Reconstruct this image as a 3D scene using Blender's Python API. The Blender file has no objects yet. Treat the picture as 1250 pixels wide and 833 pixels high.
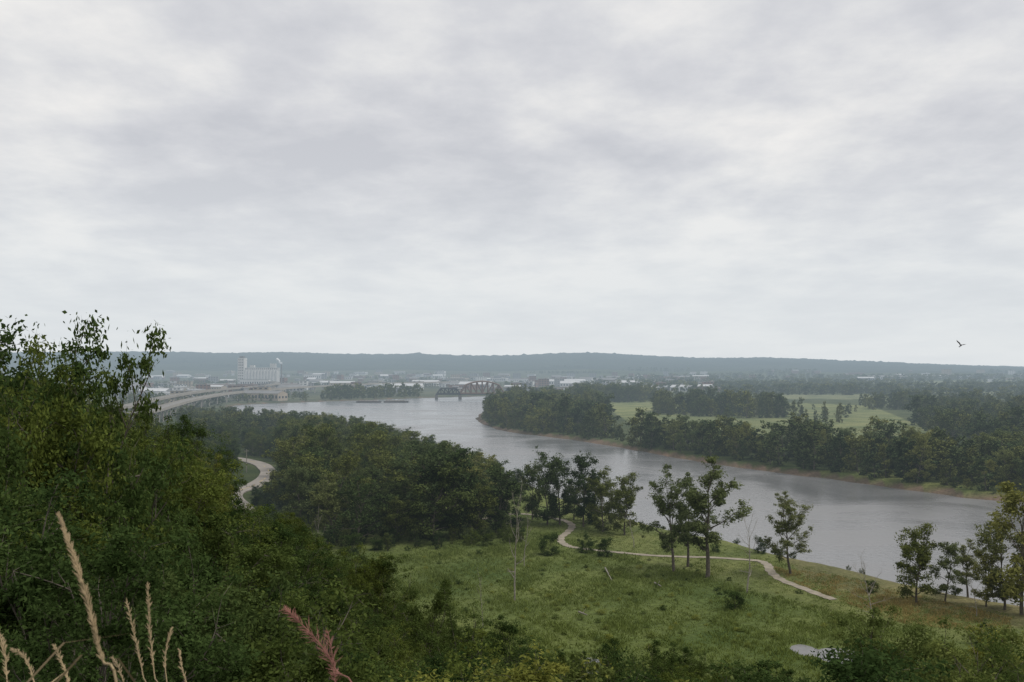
import bpy, math, random
import numpy as np
random.seed(5); RG=np.random.default_rng(11)
CAM_Z=50.0; F=1215.0; HY=447.0
sc=bpy.context.scene
def gp(px,py,z=0.0):
    D=(CAM_Z-z)*F/(py-HY); return ((px-625)/F*D, D)
def at(px,py,D): return ((px-625)/F*D, D, CAM_Z-(py-HY)*D/F)

# ---------------------------------------------------------------- materials
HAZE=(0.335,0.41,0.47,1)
def haze_group():  # haze painted into each material: emission mixed in by distance from the origin
    g=bpy.data.node_groups.new("painted_haze","ShaderNodeTree")
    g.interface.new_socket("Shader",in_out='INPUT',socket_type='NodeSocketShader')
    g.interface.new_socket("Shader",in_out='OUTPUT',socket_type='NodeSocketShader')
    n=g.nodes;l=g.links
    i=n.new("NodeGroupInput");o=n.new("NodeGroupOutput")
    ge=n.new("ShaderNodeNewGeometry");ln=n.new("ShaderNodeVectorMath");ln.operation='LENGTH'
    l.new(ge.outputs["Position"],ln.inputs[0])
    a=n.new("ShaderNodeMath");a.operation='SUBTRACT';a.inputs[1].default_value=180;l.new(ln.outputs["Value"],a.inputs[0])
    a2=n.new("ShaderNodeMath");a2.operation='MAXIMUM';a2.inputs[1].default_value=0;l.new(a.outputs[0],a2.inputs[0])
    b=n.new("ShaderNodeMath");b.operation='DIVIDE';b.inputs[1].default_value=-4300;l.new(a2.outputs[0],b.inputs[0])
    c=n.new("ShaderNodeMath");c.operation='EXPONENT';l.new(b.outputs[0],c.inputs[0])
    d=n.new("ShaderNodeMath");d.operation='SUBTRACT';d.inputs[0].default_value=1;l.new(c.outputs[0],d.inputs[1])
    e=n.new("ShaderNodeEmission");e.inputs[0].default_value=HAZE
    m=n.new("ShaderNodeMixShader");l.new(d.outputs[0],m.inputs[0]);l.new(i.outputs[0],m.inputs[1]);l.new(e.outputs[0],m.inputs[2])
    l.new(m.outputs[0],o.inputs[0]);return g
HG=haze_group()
def newmat(name):
    m=bpy.data.materials.new(name);m.use_nodes=True;nt=m.node_tree;nt.nodes.clear()
    try: m.cycles.emission_sampling='NONE'
    except Exception as e: print(e)
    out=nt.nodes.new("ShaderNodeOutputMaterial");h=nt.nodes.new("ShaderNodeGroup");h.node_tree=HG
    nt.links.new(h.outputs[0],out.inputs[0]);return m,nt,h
def ramp(nt,fac,stops):
    r=nt.nodes.new("ShaderNodeValToRGB");e=r.color_ramp.elements
    e[0].position=stops[0][0];e[0].color=(*stops[0][1],1);e[1].position=stops[-1][0];e[1].color=(*stops[-1][1],1)
    for p,c in stops[1:-1]:
        x=e.new(p);x.color=(*c,1)
    nt.links.new(fac,r.inputs[0]);return r.outputs[0]
def mixc(nt,mode,fac,a,b):
    m=nt.nodes.new("ShaderNodeMix");m.data_type='RGBA';m.blend_type=mode
    for s,v in ((m.inputs[0],fac),(m.inputs[6],a),(m.inputs[7],b)):
        if isinstance(v,bpy.types.NodeSocket): nt.links.new(v,s)
        else: s.default_value=v
    return m.outputs[2]
def noise(nt,scale,detail=4,coord="Object",vec=None,rough=.55):
    t=nt.nodes.new("ShaderNodeTexNoise");t.inputs["Scale"].default_value=scale;t.inputs["Detail"].default_value=detail;t.inputs["Roughness"].default_value=rough
    if vec is None:
        tc=nt.nodes.new("ShaderNodeTexCoord");vec=tc.outputs[coord]
    nt.links.new(vec,t.inputs["Vector"]);return t
def foliage(name,dark,light,scale=.35,trans=.3):
    m,nt,h=newmat(name);L=nt.links
    ge=nt.nodes.new("ShaderNodeNewGeometry");oi=nt.nodes.new("ShaderNodeObjectInfo")
    n=noise(nt,scale,2)
    ad=nt.nodes.new("ShaderNodeMath");ad.operation='MULTIPLY_ADD';L.new(ge.outputs["Random Per Island"],ad.inputs[0]);ad.inputs[1].default_value=.55
    s=nt.nodes.new("ShaderNodeMath");s.operation='MULTIPLY_ADD';L.new(n.outputs[0],s.inputs[0]);s.inputs[1].default_value=1.3;s.inputs[2].default_value=-.42
    L.new(s.outputs[0],ad.inputs[2])
    c=ramp(nt,ad.outputs[0],[(0,dark),(1,light)])
    tint=ramp(nt,oi.outputs["Random"],[(0,(.60,.72,.70)),(.35,(.92,1,.90)),(.7,(1.2,1.15,.92)),(.9,(1.5,1.35,.95)),(1,(1.75,1.55,1.05))])
    c=mixc(nt,'MULTIPLY',1.0,c,tint)
    d=nt.nodes.new("ShaderNodeBsdfDiffuse");L.new(c,d.inputs[0])
    if trans:
        t=nt.nodes.new("ShaderNodeBsdfTranslucent");L.new(c,t.inputs[0])
        mx=nt.nodes.new("ShaderNodeMixShader");mx.inputs[0].default_value=trans;L.new(d.outputs[0],mx.inputs[1]);L.new(t.outputs[0],mx.inputs[2])
        L.new(mx.outputs[0],h.inputs[0])
    else: L.new(d.outputs[0],h.inputs[0])
    return m
def solid(name,col,rough=.8,var=.25,scale=.6,bump=0,metal=0,coord="Object"):
    m,nt,h=newmat(name);L=nt.links
    n=noise(nt,scale,5,coord)
    lo=tuple(c*(1-var) for c in col);hi=tuple(min(1,c*(1+var)) for c in col)
    c=ramp(nt,n.outputs[0],[(.3,lo),(.7,hi)])
    p=nt.nodes.new("ShaderNodeBsdfPrincipled");L.new(c,p.inputs["Base Color"]);p.inputs["Roughness"].default_value=rough;p.inputs["Metallic"].default_value=metal
    if bump:
        b=nt.nodes.new("ShaderNodeBump");b.inputs["Strength"].default_value=bump;L.new(n.outputs[0],b.inputs["Height"]);L.new(b.outputs[0],p.inputs["Normal"])
    L.new(p.outputs[0],h.inputs[0]);return m
M_bark=solid("bark",(.11,.093,.073),.95,.4,2.5,.5)
M_dead=solid("dead_wood",(.28,.25,.21),.9,.3,2.0,.4)
M_oak=foliage("oak_leaves",(.028,.046,.014),(.112,.150,.048))
M_yel=foliage("yellow_green_leaves",(.058,.078,.022),(.19,.215,.072))  # yellow-green species colour, used for the ash trees
M_dark=foliage("woodland_leaves",(.031,.048,.020),(.125,.152,.060),.16,.2)
M_cot=foliage("cottonwood_leaves",(.075,.092,.038),(.21,.23,.105),.25)
M_far=foliage("far_leaves",(.036,.052,.024),(.135,.152,.072),.1,0)
M_bush=foliage("shrub_leaves",(.030,.050,.016),(.095,.130,.040),.5)
M_grass=foliage("grass_blades",(.098,.120,.030),(.215,.25,.082),.05,.2)
M_dry=foliage("dry_grass",(.14,.12,.06),(.30,.26,.14),.3,.2)

# ---------------------------------------------------------------- mesh helpers (quads)
def quad_mesh(name,V,Q,mi,mats,smooth=None):
    me=bpy.data.meshes.new(name);V=np.asarray(V,np.float32);Q=np.asarray(Q,np.int32)
    me.vertices.add(len(V));me.vertices.foreach_set("co",V.ravel())
    me.loops.add(Q.size);me.loops.foreach_set("vertex_index",Q.ravel())
    me.polygons.add(len(Q));me.polygons.foreach_set("loop_start",np.arange(0,Q.size,4,dtype=np.int32))
    me.polygons.foreach_set("loop_total",np.full(len(Q),4,np.int32))
    for m in mats: me.materials.append(m)
    if mi is not None: me.polygons.foreach_set("material_index",np.asarray(mi,np.int32))
    if smooth is not None: me.polygons.foreach_set("use_smooth",np.asarray(smooth,bool))
    me.update(calc_edges=True);return me
def add(name,me,loc=(0,0,0),rot=(0,0,0),scale=(1,1,1),parent=None):
    o=bpy.data.objects.new(name,me);o.location=loc;o.rotation_euler=rot;o.scale=scale
    if parent: o.parent=parent
    sc.collection.objects.link(o);return o
class Build:
    def __init__(s): s.V=[];s.Q=[];s.M=[];s.n=0
    def raw(s,V,Q,m):
        V=np.asarray(V,float).reshape(-1,3);Q=np.asarray(Q,int).reshape(-1,4)
        s.V.append(V);s.Q.append(Q+s.n);s.M.append(np.full(len(Q),m));s.n+=len(V)
    def box(s,c,d,m=0,yaw=0):
        x,y,z=[k/2 for k in d];V=np.array([[i*x,j*y,k*z] for k in(-1,1) for j in(-1,1) for i in(-1,1)],float)
        ca,sa=math.cos(yaw),math.sin(yaw);X=V[:,0]*ca-V[:,1]*sa;Y=V[:,0]*sa+V[:,1]*ca;V[:,0]=X;V[:,1]=Y
        s.raw(V+np.array(c),[[0,2,3,1],[4,5,7,6],[0,1,5,4],[2,6,7,3],[0,4,6,2],[1,3,7,5]],m)
    def tube(s,p0,p1,r0,r1,m=0,k=6,cap=False):
        p0=np.array(p0,float);p1=np.array(p1,float);d=p1-p0;L=np.linalg.norm(d)+1e-9;d/=L
        u=np.cross(d,[0,0,1.] if abs(d[2])<.9 else [1.,0,0]);u/=np.linalg.norm(u);v=np.cross(d,u)
        a=np.arange(k)*2*math.pi/k;ring=np.outer(np.cos(a),u)+np.outer(np.sin(a),v)
        V=np.vstack([p0+ring*r0,p1+ring*r1]);i=np.arange(k);j=(i+1)%k
        s.raw(V,np.stack([i,j,j+k,i+k],1),m)
        if cap:
            V=np.vstack([p1+ring*r1,p1[None]]);ii=i[0::2]
            s.raw(V,np.stack([ii,(ii+1)%k,(ii+2)%k,np.full(len(ii),k)],1),m)
    def beam(s,p0,p1,w,m=0): s.tube(p0,p1,w*.7,w*.7,m,4)
    def mesh(s,name,mats,smooth=False):
        return quad_mesh(name,np.vstack(s.V),np.vstack(s.Q),np.concatenate(s.M),mats,np.full(sum(len(q) for q in s.Q),smooth))

# ---------------------------------------------------------------- polygons
def catmull(P,n=6,closed=False):
    P=np.array(P,float);out=[];N=len(P)
    rg=range(N) if closed else range(N-1)
    for i in rg:
        if closed: a,b,c,d=P[(i-1)%N],P[i],P[(i+1)%N],P[(i+2)%N]
        else: a,b,c,d=P[max(i-1,0)],P[i],P[i+1],P[min(i+2,N-1)]
        for t in np.arange(n)/n:
            out.append(.5*((2*b)+(-a+c)*t+(2*a-5*b+4*c-d)*t*t+(-a+3*b-3*c+d)*t**3))
    if not closed: out.append(P[-1])
    return np.array(out)
def seg_dist(X,Y,P,closed=True):
    best=np.full(X.shape,1e18);N=len(P)
    for i in range(N if closed else N-1):
        ax,ay=P[i];bx,by=P[(i+1)%N];dx,dy=bx-ax,by-ay;L=dx*dx+dy*dy+1e-9
        t=np.clip(((X-ax)*dx+(Y-ay)*dy)/L,0,1)
        d=(X-ax-t*dx)**2+(Y-ay-t*dy)**2;best=np.minimum(best,d)
    return np.sqrt(best)
def inside(X,Y,P):
    r=np.zeros(X.shape,bool);N=len(P)
    for i in range(N):
        ax,ay=P[i];bx,by=P[(i+1)%N]
        if ay==by: continue
        c=((ay>Y)!=(by>Y))&(X<(bx-ax)*(Y-ay)/(by-ay)+ax);r^=c
    return r
def sdf(X,Y,P): # positive inside
    d=seg_dist(X,Y,P);return np.where(inside(X,Y,P),d,-d)
WZ=-2.5
near=[gp(a,b,WZ) for a,b in [(290,504),(400,522),(480,540),(560,563),(640,592),(700,615),(770,638),(850,658),(900,666),(960,684),(1020,696),(1100,716),(1230,742)]]
far=[gp(a,b,WZ) for a,b in [(1220,611),(1160,604),(1100,597),(1010,584),(950,577),(850,563),(760,547),(700,537),(620,527),(588,517),(583,509),(600,499),(640,491.5),(720,487),(720,483.6),(600,484),(520,486),(440,489),(380,491),(290,495)]]
RIVER=catmull(near+[(150,175),(260,80),(500,-60),(1200,-500),(1500,-200),(700,110),(330,300)]+far,4,True)
TOE=np.array([(400,-80),(200,60),(110,125),(60,143),(20,150),(-12,165),(-35,215),(-55,260),(-95,355),(-120,392),(-155,430),(-215,480),(-330,560),(-520,700),(-900,900),(-2500,1000),(-2500,-2500),(2500,-2500),(2500,-900)],float)
PONDS=[(57,174,4.2,5.5),(52,178,2.4,3.6),(13,169,2.6,4)]
def wob(X,Y,s,seed):
    r=np.random.default_rng(seed);o=np.zeros(X.shape)
    for k in range(6):
        a=r.uniform(0,6.28);f=r.uniform(.6,1.8)/s;o+=np.sin((X*np.cos(a)+Y*np.sin(a))*f*6.28+r.uniform(0,6.28))
    return o/6
CR_PX=np.array([-2500,0,165,260,350,430,520,600,660,720,790,850,930,985,1060,1160,1250,1500,3500])
CR_Y=np.array([436,433,431,432,431,433,433,435,433,431,435,438,437.5,439,442,446,449,450,448])
def sm(a,b,x):
    t=np.clip((x-a)/(b-a),0,1);return t*t*(3-2*t)
def tz(X,Y):
    X=np.asarray(X,float);Y=np.asarray(Y,float);R=np.hypot(X,Y)
    z=.25*wob(X,Y,60,1)+.12*wob(X,Y,17,2)
    d=np.maximum(sdf(X,Y,TOE),0)
    k=1+.9*sm(0,-40,X)*sm(55,125,Y);d=d*k
    z=z+np.interp(d,[0,12,30,60,90,115,130,140,149,200,400],[0,1.2,5,12,20,28.5,36,42.5,48.25,50,52])+np.minimum(d/60,1)*1.2*wob(X,Y,35,3)*np.clip((R-10)/50,0,1)
    dep=np.zeros(X.shape)
    for px,py,a,b in PONDS: dep=np.maximum(dep,1.5*np.exp(-(((X-px)/a)**2+((Y-py)/b)**2)))
    z=z-dep
    s=sdf(X,Y,RIVER)+2.0*wob(X,Y,45,4)*np.clip((R-150)/300,0,1)
    z=z-6.5*sm(-7,10,s)
    Yp=np.where(Y>1,Y,1);px=np.where(Y>1,625+X/Yp*F,3000)
    hc=50+(447-np.interp(px,CR_PX,CR_Y))*7600/F
    rise=sm(3600,7600,R)
    z=z+rise*(hc+6*wob(X,Y,900,6))*np.where(Y>0,1,.6)+sm(2600,4200,R)*(10*wob(X,Y,1300,7)+8)*(1-rise)
    return z
def tz1(x,y): return float(tz(np.array([x]),np.array([y]))[0])

# ---------------------------------------------------------------- ground
rings=np.concatenate([[0.0],np.exp(np.linspace(math.log(1.5),math.log(15000),620))])
ang=np.concatenate([np.radians(np.linspace(-50,50,520)),np.radians(np.linspace(50,310,90)[1:-1])])
A,Rr=np.meshgrid(ang,rings[1:]);X=np.sin(A)*Rr;Y=np.cos(A)*Rr
Z=tz(X,Y);nr,na=X.shape
Z+= RG.normal(0,1,Z.shape)*3.2*sm(4200,5600,Rr)
Rv=Rr.ravel();Xv=X.ravel();Yv=Y.ravel();Zv=Z.ravel()
V=np.vstack([np.stack([Xv,Yv,Zv],1),[[0,0,48.1]]])
i,j=np.meshgrid(np.arange(nr-1),np.arange(na),indexing='ij');j2=(j+1)%na
Q=np.stack([i*na+j,i*na+j2,(i+1)*na+j2,(i+1)*na+j],-1).reshape(-1,4)
c=len(V)-1;jj=np.arange(0,na,2);Qc=np.stack([np.full(len(jj),c),(jj+2)%na,(jj+1)%na,jj],1)
Q=np.vstack([Q,Qc])[:, ::-1]
FLD=np.array([gp(*p) for p in [(730,490),(800,488),(900,490),(1060,495),(1135,524),(1130,536),(960,540),(860,532),(770,518)]])
COL=np.zeros((len(V),4),np.float32);COL[:,3]=1
def setc(mask,c): COL[:-1][mask,:3]=c
sR=sdf(Xv,Yv,RIVER);sT=sdf(Xv,Yv,TOE)
px=625+Xv/np.where(Yv>1,Yv,1)*F
setc(np.ones(len(Xv),bool),(.06,.08,.032))
setc((Yv<460)&(Xv>-60),(.12,.152,.050))
m=(sR>-42)&(Yv<480)&(Xv>15);setc(m,(.14,.165,.062))
m=(sR>-24)&(Yv<330)&(Xv>70);setc(m,(.165,.16,.08))
setc(sT>2,(.03,.036,.016))
setc((Rv>1250)&(Rv<4800)&(px<720),(.10,.115,.08))
setc((Rv>650)&(px>720)&(Rv<4200),(.08,.10,.05))
setc(inside(Xv,Yv,FLD),(.185,.21,.10))
for k,(r0,r1,p0,p1) in enumerate([(1500,1750,930,1080),(1900,2300,760,900),(2600,3100,980,1300),(1700,1900,1120,1240),(3200,3700,700,850)]):
    setc((Yv>r0)&(Yv<r1)&(px>p0)&(px<p1),(.18,.20,.12))
setc(Rv>4600,(.04,.056,.035))
setc((sR>-3.5)&(sR<30)&(Rv<1800),(.145,.112,.09))
setc((sR>-5)&(Yv<330),(.19,.165,.12))
COL[-1,:3]=(.05,.06,.03)
m,nt,h=newmat("ground_cover");L=nt.links
at_=nt.nodes.new("ShaderNodeAttribute");at_.attribute_name="cover"
n1=noise(nt,.035,6);n2=noise(nt,.9,4);n3=noise(nt,.0025,8)
c1=ramp(nt,n1.outputs[0],[(.3,(.58,.68,.60)),(.7,(1.38,1.24,1.2))]);c2=ramp(nt,n2.outputs[0],[(.3,(.7,.7,.7)),(.7,(1.25,1.25,1.2))]);c3=ramp(nt,n3.outputs[0],[(.35,(.75,.8,.85)),(.65,(1.25,1.2,1.1))])
c=mixc(nt,'MULTIPLY',1.0,at_.outputs["Color"],c1);c=mixc(nt,'MULTIPLY',1.0,c,c2);c=mixc(nt,'MULTIPLY',1.0,c,c3)
p=nt.nodes.new("ShaderNodeBsdfPrincipled");p.inputs["Roughness"].default_value=1;p.inputs["Specular IOR Level"].default_value=.1
L.new(c,p.inputs["Base Color"]);b=nt.nodes.new("ShaderNodeBump");b.inputs["Strength"].default_value=.9;b.inputs["Distance"].default_value=.6
L.new(n2.outputs[0],b.inputs["Height"]);L.new(b.outputs[0],p.inputs["Normal"]);L.new(p.outputs[0],h.inputs[0]);M_ground=m
me=quad_mesh("ground",V,Q,None,[M_ground],np.ones(len(Q)))
ca=me.color_attributes.new("cover",'FLOAT_COLOR','POINT');ca.data.foreach_set("color",COL.ravel())
add("ground",me)

# ---------------------------------------------------------------- water
m,nt,h=newmat("river_water");L=nt.links
tc=nt.nodes.new("ShaderNodeTexCoord");mp=nt.nodes.new("ShaderNodeMapping");mp.inputs["Rotation"].default_value=(0,0,.5)
L.new(tc.outputs["Object"],mp.inputs[0])
w1=noise(nt,.5,5,vec=mp.outputs[0]);w2=noise(nt,.016,6,vec=mp.outputs[0])
w2.inputs["Distortion"].default_value=.9
b=nt.nodes.new("ShaderNodeBump");b.inputs["Strength"].default_value=.45;b.inputs["Distance"].default_value=.35;L.new(w1.outputs[0],b.inputs["Height"])
p=nt.nodes.new("ShaderNodeBsdfPrincipled");p.inputs["IOR"].default_value=1.36
L.new(ramp(nt,w2.outputs[0],[(.35,(.150,.150,.150)),(.65,(.215,.213,.212))]),p.inputs["Base Color"])
rr=ramp(nt,w2.outputs[0],[(.38,(.14,)*3),(.62,(.32,)*3)]);L.new(rr,p.inputs["Roughness"])
L.new(b.outputs[0],p.inputs["Normal"]);L.new(p.outputs[0],h.inputs[0]);M_water=m
xs=np.concatenate([[-700],np.linspace(-600,700,27),[1500]]);ys=np.concatenate([[-500],np.linspace(0,1900,30),[2000]])
gx,gy=np.meshgrid(xs,ys);gv=np.stack([gx.ravel(),gy.ravel(),np.full(gx.size,WZ)],1)
ii,jj=np.meshgrid(np.arange(len(ys)-1),np.arange(len(xs)-1),indexing='ij');n=len(xs)
gq=np.stack([ii*n+jj,ii*n+jj+1,(ii+1)*n+jj+1,(ii+1)*n+jj],-1).reshape(-1,4)
cx=gv[gq].mean(1);k=sdf(cx[:,0],cx[:,1],RIVER)>-80
add("river",quad_mesh("river",gv,gq[k],None,[M_water],np.ones(k.sum())))
for (qx,qy,a,b_) in [(56,175,6.5,8),(13,169,3.4,5)]:
    B=Build();t=np.linspace(0,2*math.pi,25)[:-1]
    ring=np.stack([qx+np.cos(t)*a*1.15,qy+np.sin(t)*b_*1.15,np.full(24,-.5)],1);V_=np.vstack([ring,[[qx,qy,-.5]]])
    i0=np.arange(0,24,2);B.raw(V_,np.stack([i0,i0+1,(i0+2)%24,np.full(12,24)],1),0);add("pond",B.mesh("pond",[M_water]))

# ---------------------------------------------------------------- ribbons
def ribbon(pts,width,dz=.12,n=8,wv=0):
    P=catmull(pts,n);T=np.gradient(P[:,:2],axis=0);T/=np.linalg.norm(T,axis=1)[:,None]+1e-9;N=np.stack([-T[:,1],T[:,0]],1)
    W=(width*(1+wv*np.sin(np.arange(len(P))*1.7)*.5))[:,None]*np.ones((len(P),1)) if wv else np.full((len(P),1),width)
    Lf=P[:,:2]+N*W/2;Rt=P[:,:2]-N*W/2
    if P.shape[1]==3: zl=zr=P[:,2]+dz
    else: zl=zr=np.maximum(np.maximum(tz(Lf[:,0],Lf[:,1]),tz(Rt[:,0],Rt[:,1])),tz(P[:,0],P[:,1]))+dz
    V=np.zeros((len(P)*2,3));V[0::2,:2]=Rt;V[1::2,:2]=Lf;V[0::2,2]=zr;V[1::2,2]=zl
    i=np.arange(len(P)-1)*2;Q=np.stack([i,i+2,i+3,i+1],1)
    return V,Q
M_gravel=solid("gravel_path",(.30,.26,.20),.95,.28,.5)
M_conc=solid("road_concrete",(.29,.26,.225),.9,.12,.15)
M_yelp=solid("yellow_paint",(.6,.42,.08),.7,.1,.5)
TR=[gp(*q) for q in [(585,634),(612,628),(640,627),(668,631),(690,636),(698,642),(692,650),(684,657),(688,664),(702,669),(745,673),(800,677),(860,679),(918,683),(934,688),(939,697),(953,707),(985,720),(1015,731)]]
V,Q=ribbon(TR,2.2,.10,8,wv=.35);add("gravel_path",quad_mesh("gravel_path",V,Q,None,[M_gravel],np.ones(len(Q))))
TRs=catmull(TR,4)
RD=[(-60,262),(-84,320),gp(285,605),gp(309,594),gp(326,583),gp(327,573),gp(305,563),(-190,580),(-250,660),(-285,760)]
RDs=catmull(RD,4)
V,Q=ribbon(RD,7.6,.35,8);B=Build();B.raw(V,Q,0)
V2=V.copy();V2[:,2]-=1.2;i=np.arange(len(V)//2-1)*2
B.raw(np.vstack([V,V2]),np.vstack([np.stack([i,i+2,i+2+len(V),i+len(V)],1),np.stack([i+1,i+1+len(V),i+3+len(V),i+3],1)]),0)
V,Q=ribbon(RD,.25,.37,8);B.raw(V,Q,1)
add("road",B.mesh("road",[M_conc,M_yelp]))

# ---------------------------------------------------------------- trees
def nrm(v): return v/(np.linalg.norm(v)+1e-9)
def grow(seed,H,W,base,nl,nsub,ntw,leaves,size,spread,mats,name,lean=0.0,up=.5,tr=None,fork=False,trunk_top=.82,gam=1.6):
    r=np.random.default_rng(seed);B=Build();tips=[]
    def path(p,d,Ln,n,upw,wb,r0,r1,k):
        pts=[p.copy()]
        for s in range(n):
            d=nrm(d+r.normal(0,wb,3)+np.array([0,0,upw]));q=pts[-1]+d*Ln/n
            B.tube(pts[-1],q,r0+(r1-r0)*s/n,r0+(r1-r0)*(s+1)/n,0,k);pts.append(q)
        return pts,d
    tr0=tr or H*.017
    trunks=[];nt_=2 if fork else 1
    for f in range(nt_):
        d0=nrm(np.array([lean*r.uniform(.6,1.2),lean*r.uniform(-.5,.5),1.0])+ (r.normal(0,.12,3) if fork else 0))
        pts,_=path(np.array([0,0,-.6]),d0,H*trunk_top*r.uniform(.9,1),9,.05,.06,tr0,tr0*.18,7);trunks.append(pts)
    for li in range(nl):
        pts=trunks[li%nt_];t=base+(1-base)*((li+r.uniform(0,1))/nl)
        f=min(t,.999)*9;a=int(f);p=pts[a]+(pts[a+1]-pts[a])*(f-a)
        u=(t-base)/(1-base);env=W*.5*(math.sin(math.pi*(.2+.62*u))**.7)*r.uniform(.6,1.25)
        az=li*2.4+r.uniform(-.5,.5);el=math.radians(6+60*u+r.uniform(-12,15))
        d=np.array([math.cos(az)*math.cos(el),math.sin(az)*math.cos(el),math.sin(el)])
        Ln=min(env/max(.5,math.cos(el)*1.05),W*.6)
        lp,ld=path(p,d,Ln,5,up*.12,.14,tr0*(.5-.3*u),tr0*.08,5)
        for si in range(nsub):
            g=.3+.7*(si+r.uniform(0,1))/nsub;ff=min(g*5,4.99);a=int(ff);q=lp[a]+(lp[a+1]-lp[a])*(ff-a)
            dd=nrm(nrm(lp[-1]-lp[0])+r.normal(0,.65,3)+np.array([0,0,.15]))
            sl=Ln*r.uniform(.25,.45)*(1.15-g*.5)
            sp,sd=path(q,dd,sl,3,up*.1,.15,tr0*.12,tr0*.04,4)
            tips.append(sp[-1])
            for ti in range(ntw):
                tq=sp[r.integers(1,4)];td=nrm(sd+r.normal(0,.8,3));e=tq+td*sl*r.uniform(.3,.7)
                B.tube(tq,e,tr0*.04,tr0*.015,0,3);tips.append(e)
    zt=max(t[2] for t in tips)
    if leaves:
        T=np.array(tips);wgt=r.gamma(gam,1,len(T));wgt/=wgt.sum();idx=r.choice(len(T),leaves,p=wgt)
        off=r.normal(0,1,(leaves,3));off/= (np.linalg.norm(off,axis=1)[:,None]+1e-6);off*=(r.uniform(0,1,leaves)**.5)[:,None]*spread*r.uniform(.5,1.5,len(T))[idx][:,None]
        off[:,2]*=.7;C=T[idx]+off
        nn=r.normal(0,1,(leaves,3))+np.array([0,0,.9])+off/spread*.8;nn/=np.linalg.norm(nn,axis=1)[:,None]
        a=np.cross(nn,r.normal(0,1,(leaves,3)));a/=np.linalg.norm(a,axis=1)[:,None];bb=np.cross(nn,a)
        s=(size*r.uniform(.6,1.35,leaves))[:,None]
        VV=np.stack([C-a*s,C+bb*s*.48-a*s*.1,C+a*s,C-bb*s*.48-a*s*.1],1).reshape(-1,3)
        B.raw(VV,np.arange(leaves*4).reshape(-1,4),1);zt=max(zt,np.percentile(C[:,2],99.7))
    me=B.mesh(name,mats,False);me["top"]=float(zt);return me
NEAR=[grow(10+k,12,[10,9,11,9.5][k],.14,[17,15,19,16][k],6,4,[36000,32000,40000,30000][k],.088,.58,[M_bark,M_oak],"oak_tree_mesh") for k in range(4)]
NEARY=[grow(30+k,11,[9.5,8.5][k],.14,16,6,4,30000,.085,.58,[M_bark,M_yel],"ash_tree_mesh") for k in range(2)]
WISP=[grow(40+k,12,7,.3,14,5,4,11000,.09,.42,[M_bark,M_oak],"locust_tree_mesh",up=.9) for k in range(2)]
MID=[grow(50+k,20,[15,13,17,12,14][k],.10,[15,14,17,13,14][k],6,3,7500,.33,1.3,[M_bark,M_dark],"woodland_tree_mesh") for k in range(5)]
MIDC=[grow(60+k,20,[13,11,14][k],.15,14,6,3,7000,.31,1.15,[M_bark,M_cot],"cottonwood_mesh") for k in range(3)]
OPEN=[grow(70+k,22,[12,13,10,12][k],.30,[13,14,12,13][k],7,5,[11500,13000,10000,11500][k],.22,.85,[M_bark,M_cot],"cottonwood_open_mesh",lean=[.12,.2,.05,.15][k],up=1.0,fork=k in(0,3),gam=1.1) for k in range(4)]
FARM=[grow(80+k,20,[15,13,17,12][k],.04,12,4,3,1700,.68,1.6,[M_bark,M_far],"far_tree_mesh") for k in range(4)]
VFAR=[grow(90+k,18,[17,15,20][k],.02,8,3,2,360,1.6,2.6,[M_bark,M_far],"distant_tree_mesh") for k in range(3)]
DEAD=[grow(100+k,16,[5,7,8][k],.25,[9,11,12][k],4,3,0,0,0,[M_dead],"dead_tree_mesh",up=.9,tr=.17,trunk_top=.9) for k in range(3)]
BUSH=[grow(110+k,3,[4,3.4][k],.02,14,4,3,6000,.085,.5,[M_bark,M_bush],"shrub_mesh",tr=.05) for k in range(2)]
WEED=[grow(120+k,3,[4,3.4][k],.02,12,4,3,1500,.13,.55,[M_bark,M_grass],"weed_mesh",tr=.03) for k in range(2)]
def plant(name,me,x,y,top_h,z=None,wf=1.0,parent=None,rot=None):
    s=top_h/me["top"];zz=tz1(x,y) if z is None else z
    return add(name,me,(x,y,zz),(0,0,random.uniform(0,6.28) if rot is None else rot),(s*wf,s*wf,s),parent)
def group(name): 
    o=bpy.data.objects.new(name,None);sc.collection.objects.link(o);return o
def scatter(poly,sp,seed):
    r=np.random.default_rng(seed);poly=np.array(poly);x0,y0=poly.min(0);x1,y1=poly.max(0)
    gx,gy=np.meshgrid(np.arange(x0,x1+sp,sp),np.arange(y0,y1+sp,sp));P=np.stack([gx.ravel(),gy.ravel()],1)+r.uniform(-.48,.48,(gx.size,2))*sp
    return P[inside(P[:,0],P[:,1],poly)]
def forest(name,polypx,sp,h,meshes,seed,keep=1.0,margin=3,wf=(.85,1.3),line=None,rclear=7.5):
    poly=[gp(*q) for q in polypx];P=scatter(poly,sp,seed)
    if len(P)==0: return None
    P=P[np.random.default_rng(seed).uniform(0,1,len(P))<keep]
    P=P[sdf(P[:,0],P[:,1],RIVER)<-margin]
    P=P[seg_dist(P[:,0],P[:,1],TRs,False)>4.5];P=P[seg_dist(P[:,0],P[:,1],RDs,False)>rclear]
    Zs=tz(P[:,0],P[:,1]);g=group(name);hw=wob(P[:,0],P[:,1],45,seed)
    for (x,y),z,w in zip(P,Zs,hw):
        hh=random.uniform(*h)*(1+.35*w)
        if line:
            lim=np.interp(625+x/y*F,line[0],line[1])+random.uniform(-6,16);hh=min(hh,CAM_Z-(lim-HY)*y/F-z)
            if hh<4: continue
        plant("tree",random.choice(meshes),x,y,hh,z-.3,random.uniform(*wf),g)
    return g
RL=([200,300,330,400,460,500,560,600,640],[500,500,503,508,516,528,548,558,566])
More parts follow.
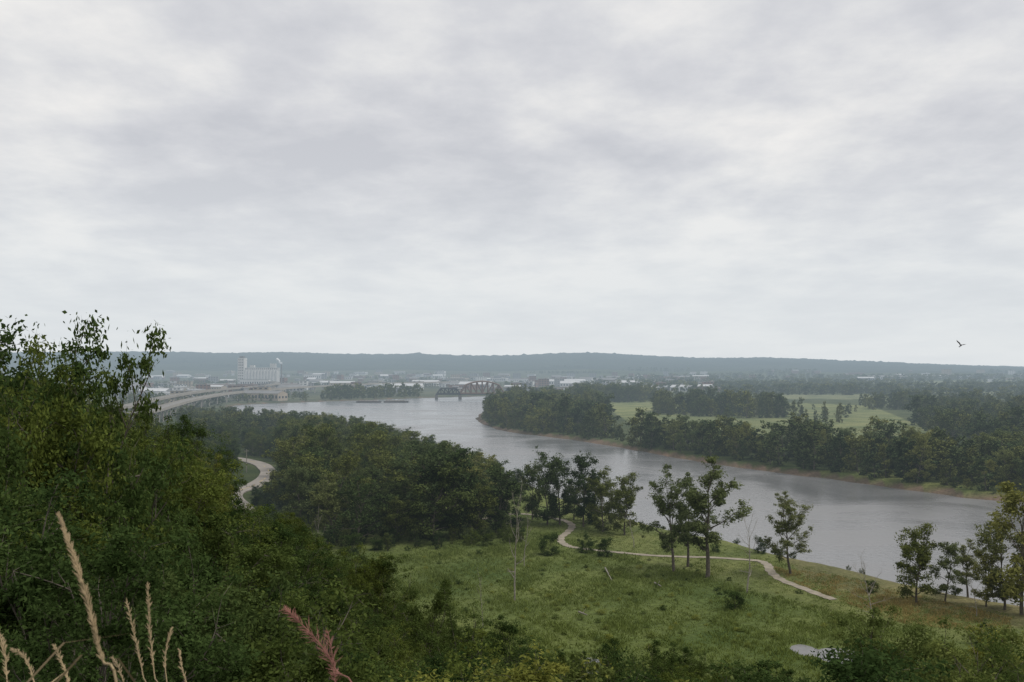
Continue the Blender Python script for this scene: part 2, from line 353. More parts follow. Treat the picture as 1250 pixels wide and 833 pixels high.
forest("riverside_woodland",[(385,668),(470,666),(560,661),(622,652),(640,640),(600,624),(640,606),(600,583),(540,562),(400,526),(345,524),(340,548),(345,575),(348,600),(362,640)],9.2,(13,25),MID+MID+MIDC,1,margin=3,line=RL,wf=(.9,1.5))
forest("riverside_woodland",[(300,545),(345,526),(470,540),(330,508),(215,512),(235,548)],10,(12,18),FARM,2,margin=3,line=RL)
forest("riverside_woodland",[(300,558),(338,562),(345,540),(300,540)],7,(8,13),MID,32,line=RL)
forest("riverside_brush",[(400,676),(500,672),(640,662),(640,650),(560,655),(400,662)],5,(2,6),MID[:2]+BUSH,3)
forest("roadside_woodland",[(215,600),(250,600),(270,590),(284,572),(292,562),(285,552),(215,552)],7,(12,17),MID,4)
forest("roadside_brush",[(285,622),(350,640),(350,600),(338,588),(318,600)],4,(1.5,4),MID[:2]+BUSH,33,rclear=5.5)
forest("peninsula_woodland",[(588,513),(625,524),(700,534),(742,538),(740,508),(720,497),(640,494),(604,500)],13,(12,25),FARM+FARM+MIDC[:1],5,margin=4,keep=.9,wf=(.85,1.5))
forest("peninsula_brush",[(600,518),(640,529),(770,549),(775,535),(640,515)],8,(4,9),FARM,6,margin=2,keep=.8)
forest("far_bank_woodland",[(768,546),(850,561),(950,575),(1010,582),(1100,594),(1220,608),(1300,618),(1300,586),(1180,570),(1050,558),(960,551),(860,544),(790,539)],9,(10,21),FARM+FARM+MIDC,7,margin=5,keep=.85,wf=(.85,1.5))
forest("far_bank_brush",[(830,560),(950,577),(1220,611),(1300,622),(1300,600),(1220,600),(950,568)],5,(2,6),FARM+MIDC,8,margin=5,keep=.65)
forest("field_edge_trees",[(800,507),(960,512),(965,504),(880,499),(800,501)],13,(14,24),FARM,9,keep=.85,wf=(.7,1.5))
forest("field_edge_trees",[(965,515),(1040,518),(1040,511),(965,508)],15,(10,20),FARM,10,keep=.5,wf=(.45,.75))
forest("field_trees",[(740,500),(900,524),(1100,530),(1060,500),(900,495)],30,(7,14),FARM,34,keep=.22)
forest("right_woodland",[(1110,520),(1165,548),(1330,575),(1400,520),(1250,506),(1120,502)],16,(13,22),FARM,11,keep=.8,wf=(.8,1.5))
forest("right_woodland",[(1050,500),(1250,504),(1250,497),(1050,494)],16,(13,20),FARM,31,keep=.75)
forest("plain_trees",[(700,492),(800,491),(800,486),(700,486)],14,(18,24),FARM,12)
forest("levee_trees",[(395,490.5),(520,487.5),(520,483),(400,484)],16,(13,21),VFAR,13,margin=6)
forest("levee_trees",[(150,500),(290,497),(330,494.5),(400,490),(400,484),(150,485)],20,(8,14),VFAR,14,margin=8,keep=.5)
rb=np.random.default_rng(77);g=group("distant_tree_belts")
for k in range(110):
    D=1450*math.exp(rb.uniform(0,1.15));pc=rb.uniform(120,1330)
    if pc<860:
        if rb.uniform()<.35: continue
        D=max(D,1450)+(700 if pc<720 else 0)
    if 880<pc<1090 and 1450<D<1800: continue
    x0=(pc-625)/F*D;Ln=rb.uniform(100,480)*(0.6 if pc<720 else 1);n=int(Ln/15);a=rb.uniform(-.6,.6)
    P=np.stack([x0+np.linspace(-Ln/2,Ln/2,n)*math.cos(a),D+np.linspace(-Ln/2,Ln/2,n)*math.sin(a)],1)
    P=np.vstack([P,P+[7,16]])+rb.normal(0,10,(2*n,2));P=P[sdf(P[:,0],P[:,1],RIVER)<-12]
    if not len(P): continue
    for (x,y),z in zip(P,tz(P[:,0],P[:,1])): plant("tree",VFAR[rb.integers(3)],x,y,rb.uniform(6,20) if pc>720 else rb.uniform(6,12),z-.4,rb.uniform(.9,1.6),g)
# bluff woodland
LPX=[-200,0,100,165,172,200,235,258,272,282,345,380,400,480,520,560,640,700,722,800,860,885,970,985,1045,1058,1130,1200,1300]
LPY=[440,455,470,480,496,503,520,548,590,614,624,645,664,672,702,738,768,795,782,776,780,808,814,822,822,772,745,762,770]
g=group("bluff_woodland");r=np.random.default_rng(21)
cand=[]
for D0,D1,sp in [(10,34,3.3),(34,70,4.6),(70,150,6.0),(150,420,7.5)]:
    P=scatter([(-D1*.62,D0),(-D1*.62,D1),(D1*.62,D1),(D1*.62,D0)],sp,int(D0));cand+= [tuple(p) for p in P if D0<=p[1]<D1]
P=np.array(cand);P=P[sdf(P[:,0],P[:,1],TOE)>1.0];P=P[seg_dist(P[:,0],P[:,1],RDs,False)>8]
Zs=tz(P[:,0],P[:,1]);cnt=0
for (x,y),z in zip(P,Zs):
    pxx=625+x/y*F
    if abs(x/y)>.62: continue
    lim=np.interp(pxx,LPX,LPY)+r.uniform(0,1)**2*34
    if y<34: lim=max(lim,np.interp(pxx,[0,250,400,500],[540,640,720,760]))+r.uniform(0,60)
    elif y<100 and pxx<260: lim=max(lim,np.interp(pxx,[150,175,260],[440,520,640]))
    cap=CAM_Z-(lim-HY)*y/F-z
    if cap<.8: continue
    hh=min(cap,r.uniform(12,20) if x<-20 else r.uniform(7,12))
    if hh<2.2: me=BUSH[r.integers(2)]
    elif y<170: me=NEARY[r.integers(2)] if (pxx>960 and r.uniform()<.8) or r.uniform()<.05 else NEAR[r.integers(4)]
    else: me=MID[r.integers(5)]
    plant("tree",me,x,y,hh,z-.2,r.uniform(.9,1.3) if hh>6 else 1.4,g);cnt+=1
print("bluff trees",cnt)
def bytop(name,me,px_,top,D,wf=1.0,rot=None):
    x=(px_-625)/F*D;z=tz1(x,D);h_=CAM_Z-(top-HY)*D/F-z
    return plant(name,me,x,D,h_,z-.1,wf,None,rot)
for q in [(20,420,32,.7),(75,430,36,.7),(-30,405,34,.9),(135,448,46,.6),(100,450,38,.65),(40,470,26,.7),(145,500,50,.7),(110,540,36,.7),
          (200,503,120,.8),(235,515,150,.8),(185,497,105,.7),(262,548,190,.8),
          (350,640,112,1),(395,664,120,1),(440,668,120,1),(480,674,122,1),(530,708,108,1),(565,735,98,1),(610,755,92,1),(760,778,95,1),(820,781,92,1)]:
    bytop("oak_tree",NEAR[random.randrange(4)],*q)
for q in [(62,384,37,.6),(132,402,42,.5),(20,396,44,.6),(5,400,30,.5)]: bytop("locust_tree",WISP[random.randrange(2)],*q)
for q in [(1118,738,66,1.0),(1085,752,70,1.0),(1225,762,58,1),(1165,772,50,1),(1020,812,62,1.0),(1250,745,70,1)]: bytop("ash_tree",NEARY[random.randrange(2)],*q)
def bybase(name,me,px_,base,top,wf=1.0,rot=None):
    x,D=gp(px_,base);z=tz1(x,D);return plant(name,me,x,D,(base-top)*D/F,z,wf,None,rot)
for q in [(822,697,566,1.1),(838,690,580,1.0),(862,704,555,1.2),(963,700,598,1.25),(1178,726,655,1.2)]:
    bybase("cottonwood_tree",OPEN[random.randrange(4)],*q)
for q in [(1243,748,590,1.0),(1222,742,640,1.0)]: bybase("cottonwood_tree",MIDC[q[0]%2],*q)
for q in [(668,640,547,.95),(650,634,565,.9),(683,640,558,.9),(712,643,553,.85),(735,648,570,1),(762,652,578,1.0),(700,634,585,1.1),(745,638,585,1.1),(722,640,580,1.1)]: bybase("riverside_tree",MID[random.randrange(5)],*q)
for q in [(1116,735,640,1.0),(1150,732,660,1.0),(1200,738,672,1.1)]: bybase("ash_tree",MIDC[1] if q[0]>1120 else MID[1],*q)
for q in [(628,732,575,.8),(640,690,610,.7),(910,722,612,1.1),(1062,765,668,1.2),(1188,750,690,1.2),(773,668,620,1),(388,690,612,.8),(590,770,690,.6),(430,772,700,.6),(1225,590,535,1)]: bybase("dead_tree",DEAD[random.randrange(3)],*q)
for q in [(668,677,650,1.2),(716,674,648,1.0),(736,678,654,1.1),(896,742,718,1.3),(1196,786,754,1.2),(928,674,654,1.0),(872,672,660,1.2),(1062,722,706,1.3)]: bybase("shrub",BUSH[random.randrange(2)],*q)
g=group("riverbank_brush");r=np.random.default_rng(5);Pn=catmull(near[5:],8)
for k in range(150):
    q=Pn[int(r.uniform(0,1)*(len(Pn)-1))]+r.normal(0,2.2,2)
    if sdf(np.array([q[0]]),np.array([q[1]]),RIVER)[0]>-2.5: continue
    plant("brush",BUSH[r.integers(2)],q[0],q[1],r.uniform(.6,2.2),None,r.uniform(.8,1.6),g)

# ---------------------------------------------------------------- meadow grass
MP=np.array([gp(*q) for q in [(380,700),(480,668),(640,650),(620,628),(700,628),(790,645),(900,668),(1020,700),(1230,748),(1300,790),(1300,850),(380,850)]])
def grass(name,poly,n,hr,wr,mat,seed,clump=True):
    r=np.random.default_rng(seed);x0,y0=poly.min(0);x1,y1=poly.max(0)
    P=np.stack([r.uniform(x0,x1,n),r.uniform(y0,y1,n)],1);P=P[inside(P[:,0],P[:,1],poly)]
    P=P[(sdf(P[:,0],P[:,1],TOE)<6)];P=P[sdf(P[:,0],P[:,1],RIVER)<-3];P=P[seg_dist(P[:,0],P[:,1],TRs,False)>1.25]
    for qx,qy,a,b_ in PONDS: P=P[((P[:,0]-qx)/a)**2+((P[:,1]-qy)/b_)**2>1.3]
    cl=wob(P[:,0],P[:,1],9,seed)+wob(P[:,0],P[:,1],4,seed+1)+wob(P[:,0],P[:,1],30,seed+2)
    if clump: k=r.uniform(-1.2,.9,len(P))<cl;P=P[k];cl=cl[k]
    m=len(P);z=tz(P[:,0],P[:,1]);hgt=r.uniform(*hr,m)*(1+.7*np.clip(cl,-.6,1));a=r.uniform(0,6.28,m);w=r.uniform(*wr,m)
    sd=sdf(P[:,0],P[:,1],RIVER);hgt*=np.where(sd>-40,.45,1)
    dx=np.stack([np.cos(a),np.sin(a),np.zeros(m)],1)*w[:,None];ln=np.stack([r.normal(0,.45,m),r.normal(0,.45,m),np.ones(m)],1)*hgt[:,None]
    b0=np.stack([P[:,0],P[:,1],z-.05],1);VV=np.stack([b0-dx*.6,b0+dx*.6,b0+ln+dx*.35,b0+ln-dx*.35],1).reshape(-1,3)
    add(name,quad_mesh(name,VV,np.arange(m*4).reshape(-1,4),None,[mat]))
grass("meadow_grass",MP,400000,(.18,.55),(.06,.16),M_grass,3)
SB=np.array([gp(*q) for q in [(930,690),(1020,702),(1230,752),(1230,775),(1100,760),(990,722)]])
grass("dry_bank_grass",SB,60000,(.3,.8),(.05,.12),M_dry,4)
g=group("meadow_weeds");P=scatter([gp(*q) for q in [(500,680),(640,665),(860,690),(1020,735),(1080,770),(980,840),(600,840)]],4.5,8);r=np.random.default_rng(8)
for (x,y),z in zip(P,tz(P[:,0],P[:,1])):
    if min(((x-a)**2+(y-b)**2)**.5 for a,b,_,_ in PONDS)<7: continue
    if r.uniform()<.6: plant("weed_clump",WEED[r.integers(2)] if r.uniform()<.85 else BUSH[r.integers(2)],x,y,r.uniform(.4,1.2),z-.1,r.uniform(1.2,2.6),g)

for (a,b_,c_,d_,t) in [(738,694,746,710,.18),(798,712,806,717,.2),(706,748,716,752,.2)]:
    x0,y0=gp(a,b_);x1,y1=gp(c_,d_);B=Build();p0=np.array([x0,y0,tz1(x0,y0)+.5]);p1=np.array([x1,y1,tz1(x1,y1)+.6]);B.tube(p0,p1,t,t*.5,0,7,True);B.tube(p0*.5+p1*.5,p0*.4+p1*.6+np.array([.4,.5,.9]),t*.4,t*.1,0,5);add("fallen_log",B.mesh("fallen_log",[M_dead]))

# ---------------------------------------------------------------- buildings
M_glass=solid("window_glass",(.04,.05,.06),.2,.2,1)
M_roofg=solid("roof_grey",(.22,.22,.22),.9,.2,.05);M_roofw=solid("roof_white",(.60,.605,.61),.8,.06,.05)
WALLS=[solid("brick_wall",(.22,.13,.10),.9,.2,.1),solid("tan_wall",(.38,.32,.25),.9,.1,.1),solid("white_wall",(.62,.61,.59),.8,.08,.1),solid("grey_wall",(.28,.28,.28),.85,.12,.1)]
def building(name,x,y,w,d,h,fl,wall,roof,yaw,gable=False):
    B=Build();z=tz1(x,y)-.5
    B.box((0,0,h/2),(w,d,h),0)
    if gable:
        rh=d*.18;B.raw([[-w/2-.5,-d/2-.5,h],[w/2+.5,-d/2-.5,h],[w/2+.5,0,h+rh],[-w/2-.5,0,h+rh],[-w/2-.5,d/2+.5,h],[w/2+.5,d/2+.5,h]],[[0,1,2,3],[3,2,5,4]],1)
        B.raw([[-w/2,-d/2,h],[-w/2,0,h+rh-.1],[-w/2,d/2,h],[-w/2,0,h]],[[0,1,2,3]],0);B.raw([[w/2,-d/2,h],[w/2,0,h],[w/2,d/2,h],[w/2,0,h+rh-.1]],[[0,1,2,3]],0)
    else:
        B.box((0,0,h+.25),(w+.6,d+.6,.5),1)
        B.box((w*.2,0,h+1.3),(w*.08,d*.2,1.6),0);B.box((-w*.25,d*.1,h+1.0),(w*.05,d*.12,1.0),1)
    nb=max(2,int(w/6));fh=h/fl
    for f in range(fl):
        for k in range(nb):
            B.box((-w/2+(k+.5)*w/nb,-d/2-.02,(f+.55)*fh),(w/nb*.5,.12,fh*.42),2)
    for k in range(3): B.box((w/2+.02,-d/2+(k+.5)*d/3,h*.5),(.12,d/6,min(h*.4,3)),2)
    add(name,B.mesh(name,[wall,roof,M_glass]),(x,y,z),(0,0,yaw))
rb=np.random.default_rng(99)
for q in [(455,2150,90,2),(210,1500,45,2),(232,1560,34,2),(190,1650,50,3),(768,2300,60,1),(755,2500,80,2),(832,2400,62,2),(578,2200,60,3),(520,2500,70,2),(350,2300,60,0),(385,2500,70,2),(640,2350,60,0),(700,2600,80,2),(1092,3400,120,1),(1122,3600,60,2)]:
    pxx,D,w,wl=q;building("warehouse",(pxx-625)/F*D,D,w,w*.5,rb.uniform(8,12),1,WALLS[wl],M_roofw if rb.uniform()<.6 else M_roofg,rb.uniform(-.4,.4),rb.uniform()<.4)
for k in range(340):
    D=rb.uniform(1850,4200);pxx=rb.uniform(150,880)
    if pxx<330 and rb.uniform()<.5: D=rb.uniform(1350,2200)
    if k>300: pxx=rb.uniform(900,1250);D=rb.uniform(3000,4400)
    x=(pxx-625)/F*D
    if sdf(np.array([x]),np.array([D]),RIVER)[0]>-30: continue
    t=rb.uniform()
    if t<.4: building("warehouse",x,D,rb.uniform(20,70),rb.uniform(15,30),rb.uniform(6,12),1,WALLS[rb.integers(4)],M_roofw if rb.uniform()<.4 else M_roofg,rb.uniform(-.5,.5),rb.uniform()<.5)
    elif t<.75: building("brick_house",x,D,rb.uniform(10,16),rb.uniform(9,12),7,2,WALLS[rb.integers(4)],M_roofg,rb.uniform(-.5,.5),True)
    else: building("office_building",x,D,rb.uniform(15,32),14,rb.uniform(9,20),4,WALLS[rb.integers(4)],M_roofg,rb.uniform(-.5,.5))
building("office_building",(1155-625)/F*3800,3800,30,20,35,9,WALLS[1],M_roofg,0)
B=Build()
for k in range(11):
    for rw in range(2): B.tube((-22+k*7.2,rw*7.2,0),(-22+k*7.2,rw*7.2,38),3.7,3.7,0,14,True)
B.box((14,3.6,41.3),(80,8,6),0);B.box((-32,3.6,33),(15,18,66),0);B.box((-32,3.6,68.2),(9,11,4),1)
B.box((40,3.6,49),(12,9,9),0);B.box((-8,3.6,47.3),(10,8.4,5),0)
for f in range(10): 
    for k in (-1,0,1): B.box((-32+k*4.2,-5.45,8+f*6),(1.6,.2,2.6),2)
for k in range(16): B.box((-22+k*4.8,-.45,41.5),(1.8,.2,2.2),2)
B.box((5,-14,9),(66,14,18),0);B.box((5,-14,18.3),(67,15,.6),1)
for k in range(12): B.box((-25+k*5.4,-21.05,10),(2.4,.2,5),2)
B.tube((60,2,0),(60,2,52),1.6,1.1,1,10)
x=(312-625)/F*2250;y=2250;add("grain_elevator",B.mesh("grain_elevator",[WALLS[2],M_roofg,M_glass]),(x,y,2),(0,0,-.1))
M_steam=solid("steam",(.8,.82,.84),1,.03,.1)
B=Build();rr=np.random.default_rng(3)
for k in range(11):
    c=np.array([-k*.9+rr.normal(0,.8),rr.normal(0,1),k*1.0+rr.normal(0,.6)]);R=1.0+k*.22
    for a in range(5):
        for e in range(-2,2):
            z0,z1=math.sin(e*math.pi/4),math.sin((e+1)*math.pi/4);r0,r1=math.cos(e*math.pi/4),math.cos((e+1)*math.pi/4)
            a0,a1=a*1.2566,(a+1)*1.2566
            B.raw([c+R*np.array([r0*math.cos(a0),r0*math.sin(a0),z0]),c+R*np.array([r0*math.cos(a1),r0*math.sin(a1),z0]),c+R*np.array([r1*math.cos(a1),r1*math.sin(a1),z1]),c+R*np.array([r1*math.cos(a0),r1*math.sin(a0),z1])],[[0,1,2,3]],0)
add("steam_plume",B.mesh("steam_plume",[M_steam],True),(x+59.7,y-4,54.5))

# viaduct
M_deck=solid("viaduct_concrete",(.33,.30,.26),.9,.15,.05);M_asph=solid("asphalt",(.22,.21,.19),.9,.15,.1)
def viaduct(name,pts,width,z):
    P=catmull(pts,8);V,Q=ribbon([tuple(p)+(z,) for p in np.array(pts)],width,0,8)
    B=Build();B.raw(V,Q,1)
    n=len(V);lo=V.copy();lo[:,2]-=1.5;up=V.copy();up[:,2]+=.9;i=np.arange(n//2-1)*2
    B.raw(lo,np.stack([i,i+1,i+3,i+2],1),0)
    for s in(0,1): B.raw(np.vstack([lo,up]),np.stack([i+s,i+2+s,i+2+s+n,i+s+n],1),0)
    for k in range(0,len(P)-1,2):
        T=P[k+1]-P[k];a=math.atan2(T[1],T[0])+math.pi/2;g0=tz1(P[k][0],P[k][1]);cx_,cy_=P[k]
        B.box((cx_,cy_,z-2.3),(width*.9,1.6,1.5),0,a)
        for s in(-1,1): 
            hx=cx_+math.cos(a)*width*.3*s;hy=cy_+math.sin(a)*width*.3*s;B.tube((hx,hy,g0-1),(hx,hy,z-3.05),.9,.9,0,8)
    for k in range(0,len(P)-1,4):
        T=P[k+1]-P[k];T/=np.linalg.norm(T);e=P[k]+np.array([-T[1],T[0]])*width/2
        B.tube((e[0],e[1],z),(e[0],e[1],z+9),.12,.08,0,5);B.tube((e[0],e[1],z+9),(e[0]+T[1]*2,e[1]-T[0]*2,z+9.3),.07,.07,0,4)
    add(name,B.mesh(name,[M_deck,M_asph]))
viaduct("highway_viaduct",[(-300,790),(-312,870),(-335,980),(-372,1180),(-398,1430),(-385,1720),(-345,1980),(-250,2250),(-100,2450)],13,12)
viaduct("highway_viaduct",[(-322,800),(-338,890),(-364,1000),(-402,1200),(-430,1430),(-436,1700),(-470,2000),(-600,2400)],10,15.5)

# truss bridge
M_rust=solid("rust_steel",(.16,.10,.075),.8,.2,.2);M_steel=solid("dark_steel",(.04,.044,.05),.7,.2,.2);M_stone=solid("pier_stone",(.14,.13,.12),.95,.2,.2)
B=Build();zd=7.0
def truss(x0,x1,npan,hfun,mat,ww):
    for s in(-4.5,4.5):
        xs_=np.linspace(x0,x1,npan+1);tp=[(xx,s,zd+hfun(k/npan)) for k,xx in enumerate(xs_)]
        for k in range(npan):
            B.beam((xs_[k],s,zd),(xs_[k+1],s,zd),ww,mat);B.beam(tp[k],tp[k+1],ww,mat)
            if k: B.beam((xs_[k],s,zd),tp[k],ww*.7,mat)
            if k<npan/2: B.beam(tp[k],(xs_[k+1],s,zd),ww*.6,mat)
            else: B.beam((xs_[k],s,zd),tp[k+1],ww*.6,mat)
    for k in range(1,npan): B.beam((xs_[k],-4.5,zd+hfun(k/npan)),(xs_[k],4.5,zd+hfun(k/npan)),ww*.5,mat)
truss(-52,-16,6,lambda u:8*min(1,min(u,1-u)*6),1,1.4)
truss(-16,54,8,lambda u:8+11*math.sin(math.pi*u)**.8 if 0<u<1 else 0,0,1.6)
truss(54,92,6,lambda u:8*min(1,min(u,1-u)*6),1,1.4)
truss(92,130,6,lambda u:8*min(1,min(u,1-u)*6),1,1.4)
B.box((39,0,zd-1.1),(186,8.0,2.0),1)
for xx in(-53,-16,54,92,131): B.box((xx,0,zd-6.1),(4.5,11,7.8),2)
x,y,_=at(574,488,1570);add("railroad_truss_bridge",B.mesh("truss_bridge",[M_rust,M_steel,M_stone]),(x,y,0),(0,0,.12))
B=Build()
for k in range(10): B.box((k*30,0,1.8),(2.5,9,14),2)
B.box((135,0,9.6),(300,12,1.4),0);B.box((135,-6.2,10.8),(300,.3,1),0)
x,y,_=at(600,480,1830);add("highway_bridge",B.mesh("highway_bridge",[M_deck,M_asph,M_stone]),(x,y,0),(0,0,.15))
M_hull=solid("barge_hull",(.07,.06,.055),.7,.2,.2);M_bdeck=solid("barge_deck",(.28,.25,.22),.8,.15,.1)
B=Build()
for k in range(2):
    ox=k*39
    B.box((ox,0,.6),(34,11,2.6),0);B.raw([[ox+17,-5.5,1.9],[ox+19,-5.5,1.9],[ox+17,-5.5,-.7],[ox+17,-5.5,-.7],[ox+17,5.5,1.9],[ox+19,5.5,1.9],[ox+17,5.5,-.7],[ox+17,5.5,-.7]],[[0,2,3,1],[4,5,6,7],[0,1,5,4],[1,2,6,5]],0)
    B.box((ox-1,0,2.5),(28,8.5,1.2),1)
    for s in range(7): B.box((ox-13+s*4,0,3.25),(.5,9,.3),0)
    for s in(-1,1): B.tube((ox+s*15.5,4.5,1.9),(ox+s*15.5,4.5,2.9),.3,.3,0,8,True)
x,y=gp(450,491.5,WZ);add("barge",B.mesh("barge",[M_hull,M_bdeck]),(x,y,WZ),(0,0,.06))

B=Build();B.tube((0,0,-1),(0,0,11),.2,.14,0,8,True);B.box((0,0,10),(2.4,.14,.16),0)
for s in(-1,-.4,.4,1): B.tube((s,0,10.08),(s,0,10.4),.06,.05,0,6,True)
add("utility_pole",B.mesh("utility_pole",[M_dead]),(-125,470,tz1(-125,470)))

# bird
M_bird=solid("dark_feathers",(.02,.018,.018),.8,.2,6)
B=Build();prof=[(-.34,.0),(-.28,.05),(-.12,.1),(.06,.115),(.2,.08),(.27,.065),(.33,.06),(.38,.035),(.46,.006)]
for k in range(len(prof)-1): B.tube((prof[k][0],0,0),(prof[k+1][0],0,0),max(prof[k][1],.004),prof[k+1][1],0,8)
B.raw([[-.28,-.05,0],[-.28,.05,0],[-.56,.13,.01],[-.56,-.13,.01]],[[0,1,2,3]],0)
for s in(-1,1):
    B.raw([[.14,s*.08,.04],[-.14,s*.08,.03],[-.16,s*.34,.36],[.13,s*.34,.38],[-.26,s*.66,.62],[-.02,s*.70,.66]],[[0,1,2,3],[3,2,4,5]],0)
    for f in range(4): B.raw([[-.22+f*.06,s*.65,.62],[-.17+f*.06,s*.66,.63],[-.22+f*.075,s*(.82+f*.02),.78],[-.25+f*.075,s*(.81+f*.02),.77]],[[0,1,2,3]],0)
add("bird",B.mesh("bird",[M_bird]),at(1173,422,110),(.5,-.5,.5),(.65,.65,.65))

# foreground seed stalks
M_straw=solid("dry_straw",(.36,.27,.15),.8,.25,8);M_pink=solid("reddish_panicle",(.30,.135,.105),.85,.3,8)
def stalk(name,pts,D,mat,head,hw,n,seed,r0=.0022,wd=.55,lv=3):
    r=np.random.default_rng(seed);P=[np.array(at(a,b,D+.25*k/len(pts))) for k,(a,b) in enumerate(pts)]
    g0=tz1(P[0][0],P[0][1]);P=[np.array([P[0][0]+.03,P[0][1],g0-.02])]+P;P=catmull(P,6)
    B=Build();N=len(P)
    for k in range(N-1): B.tube(P[k],P[k+1],r0*(1-.6*k/N),r0*(1-.6*(k+1)/N),0,5)
    st=int(N*(1-head))
    for q in range(n):
        f=r.uniform(st,N-1.01);a=int(f);p=P[a]+(P[a+1]-P[a])*(f-a);d=nrm(P[a+1]-P[a]);u=(f-st)/(N-1-st)
        o=nrm(nrm(r.normal(0,1,3))*wd+d);Ln=hw*(.4+.9*math.sin(math.pi*min(1,.15+.8*u)))*r.uniform(.5,1.1)
        e=p+o*Ln;B.tube(p,(p+e)/2,.0004,.0014,0,4);B.tube((p+e)/2,e,.0014,.0002,0,4)
    for q in range(lv):
        a=int(N*.15)+q*2;p=P[a];dr=nrm(np.array([r.normal()*.5,r.normal()*.5,.9]))
        s=np.array([.004,0,0]);m_=p+dr*.2;e=p+dr*.34+np.array([dr[0]*.12,0,-.08]);B.raw([p-s,p+s,m_+s*.8,m_-s*.8,e+s*.1,e-s*.1],[[0,1,2,3],[3,2,4,5]],0)
    add(name,B.mesh(name,[mat]))
stalk("tall_grass_stalk",[(150,870),(128,800),(108,725),(90,670),(74,628)],2.2,M_straw,.62,.022,420,1,.0035,.45,1)
stalk("tall_grass_stalk",[(200,880),(192,820),(186,765),(183,712)],3.0,M_straw,.45,.022,110,2,lv=1)
stalk("tall_grass_stalk",[(185,880),(178,820),(168,775),(157,730)],3.0,M_straw,.45,.02,80,3)
stalk("tall_grass_stalk",[(215,880),(208,835),(205,800),(212,765)],3.2,M_straw,.4,.02,50,4,lv=1)
stalk("tall_grass_stalk",[(20,880),(14,830),(10,790),(0,765)],2.6,M_straw,.45,.022,110,5)
stalk("tall_grass_stalk",[(55,880),(48,835),(35,800),(18,790)],2.6,M_straw,.45,.018,80,6)
stalk("tall_grass_stalk",[(100,890),(92,850),(84,815),(70,785)],2.6,M_straw,.4,.018,70,7,lv=2)
stalk("tall_grass_stalk",[(245,890),(238,850),(226,815),(222,790)],3.2,M_straw,.4,.018,50,8,lv=1)
stalk("tall_grass_stalk",[(150,890),(158,850),(150,815),(140,800)],3.0,M_straw,.4,.018,50,18,lv=2)
stalk("reddish_grass_panicle",[(440,880),(412,815),(385,775),(350,742)],3.2,M_pink,.6,.045,130,9,.003,.8,0)
stalk("reddish_grass_panicle",[(425,880),(412,835),(408,800),(402,770)],3.2,M_pink,.5,.035,60,10,.003,.8,1)

# ---------------------------------------------------------------- sky and sun
EL,AZ=56,100
W=bpy.data.worlds.new("World");sc.world=W;W.use_nodes=True;nt=W.node_tree;nt.nodes.clear();L=nt.links
out=nt.nodes.new("ShaderNodeOutputWorld");bg=nt.nodes.new("ShaderNodeBackground");bg.inputs[1].default_value=.1;L.new(bg.outputs[0],out.inputs[0])
sky=nt.nodes.new("ShaderNodeTexSky");sky.sky_type='NISHITA';sky.sun_disc=False;sky.sun_elevation=math.radians(EL);sky.sun_rotation=math.radians(AZ)
tc=nt.nodes.new("ShaderNodeTexCoord");sp=nt.nodes.new("ShaderNodeSeparateXYZ");L.new(tc.outputs["Generated"],sp.inputs[0])
def mth(op,a,b=None):
    n=nt.nodes.new("ShaderNodeMath");n.operation=op
    for s,v in zip(n.inputs,(a,b)):
        if v is None: continue
        if isinstance(v,(int,float)): s.default_value=v
        else: L.new(v,s)
    return n.outputs[0]
zz=mth('ADD',mth('MAXIMUM',sp.outputs[2],0.0),.16);u=mth('DIVIDE',sp.outputs[0],zz);v=mth('DIVIDE',sp.outputs[1],zz)
cb=nt.nodes.new("ShaderNodeCombineXYZ");L.new(u,cb.inputs[0]);L.new(v,cb.inputs[1])
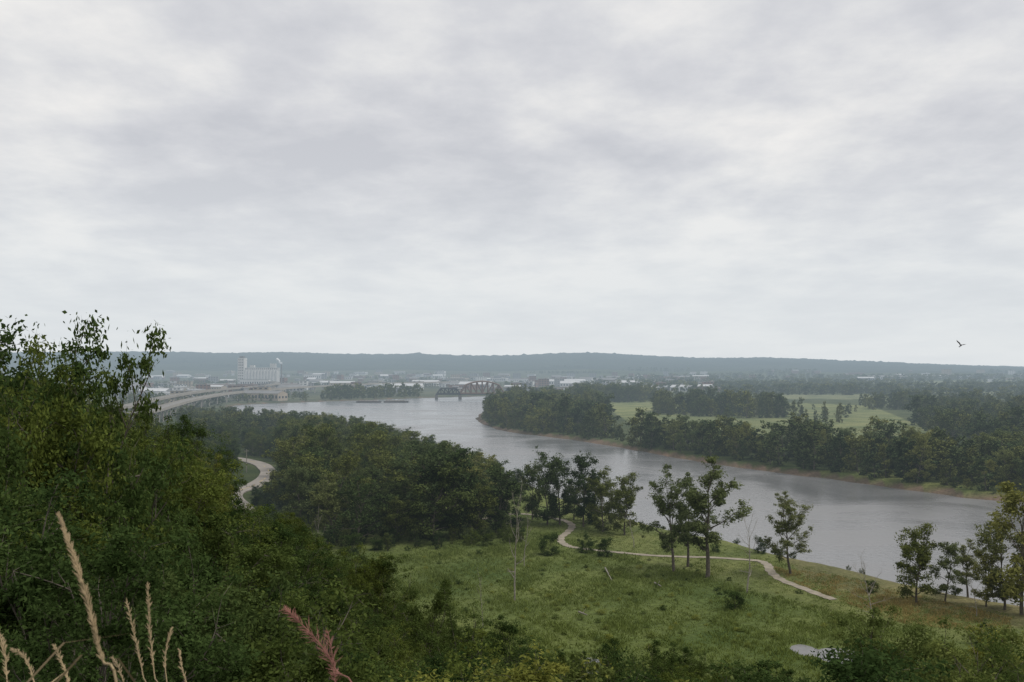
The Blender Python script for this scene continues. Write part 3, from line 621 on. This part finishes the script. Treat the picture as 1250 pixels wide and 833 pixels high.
mp=nt.nodes.new("ShaderNodeMapping");mp.inputs["Location"].default_value=(3.1,1.4,0);mp.inputs["Scale"].default_value=(1.0,.85,1);L.new(cb.outputs[0],mp.inputs[0])
n1=noise(nt,.95,5,vec=mp.outputs[0],rough=.5);n1.inputs["Distortion"].default_value=.5
n2=noise(nt,3.4,8,vec=mp.outputs[0],rough=.58)
f=mth('ADD',mth('MULTIPLY',n1.outputs[0],.58),mth('MULTIPLY',n2.outputs[0],.42))
cl=ramp(nt,f,[(.38,(.555,.565,.60)),(.46,(.64,.645,.67)),(.52,(.725,.725,.73)),(.60,(.84,.825,.805))])
hz=nt.nodes.new("ShaderNodeMapRange");hz.inputs[1].default_value=0;hz.inputs[2].default_value=.24;hz.inputs[3].default_value=.85;hz.inputs[4].default_value=0;hz.interpolation_type='SMOOTHSTEP';L.new(sp.outputs[2],hz.inputs[0])
cl=mixc(nt,'MIX',hz.outputs[0],cl,(.70,.738,.765,1))
sc_=nt.nodes.new("ShaderNodeVectorMath");sc_.operation='SCALE';sc_.inputs[3].default_value=10.7;L.new(cl,sc_.inputs[0])
fin=mixc(nt,'MIX',.95,sky.outputs[0],sc_.outputs[0]);L.new(fin,bg.inputs[0])
sl=bpy.data.lights.new("sun","SUN");sl.energy=1.5;sl.angle=math.radians(14);sl.color=(1,.96,.9)
so=bpy.data.objects.new("sun",sl);sc.collection.objects.link(so)
from mathutils import Vector
d=Vector((math.sin(math.radians(AZ))*math.cos(math.radians(EL)),math.cos(math.radians(AZ))*math.cos(math.radians(EL)),math.sin(math.radians(EL))))
so.rotation_euler=d.to_track_quat('Z','Y').to_euler();so.location=(0,0,200)
cd=bpy.data.cameras.new("camera");cd.lens=35.0;cd.sensor_width=36;cd.clip_end=40000;cd.clip_start=.05
cd.dof.use_dof=True;cd.dof.focus_distance=200;cd.dof.aperture_fstop=9
co=bpy.data.objects.new("camera",cd);co.location=(0,0,CAM_Z);co.rotation_euler=(math.radians(90+1.438),0,0);sc.collection.objects.link(co);sc.camera=co
sc.view_settings.view_transform='Standard';sc.view_settings.look='None';sc.view_settings.exposure=0
print("objects",len(bpy.data.objects))
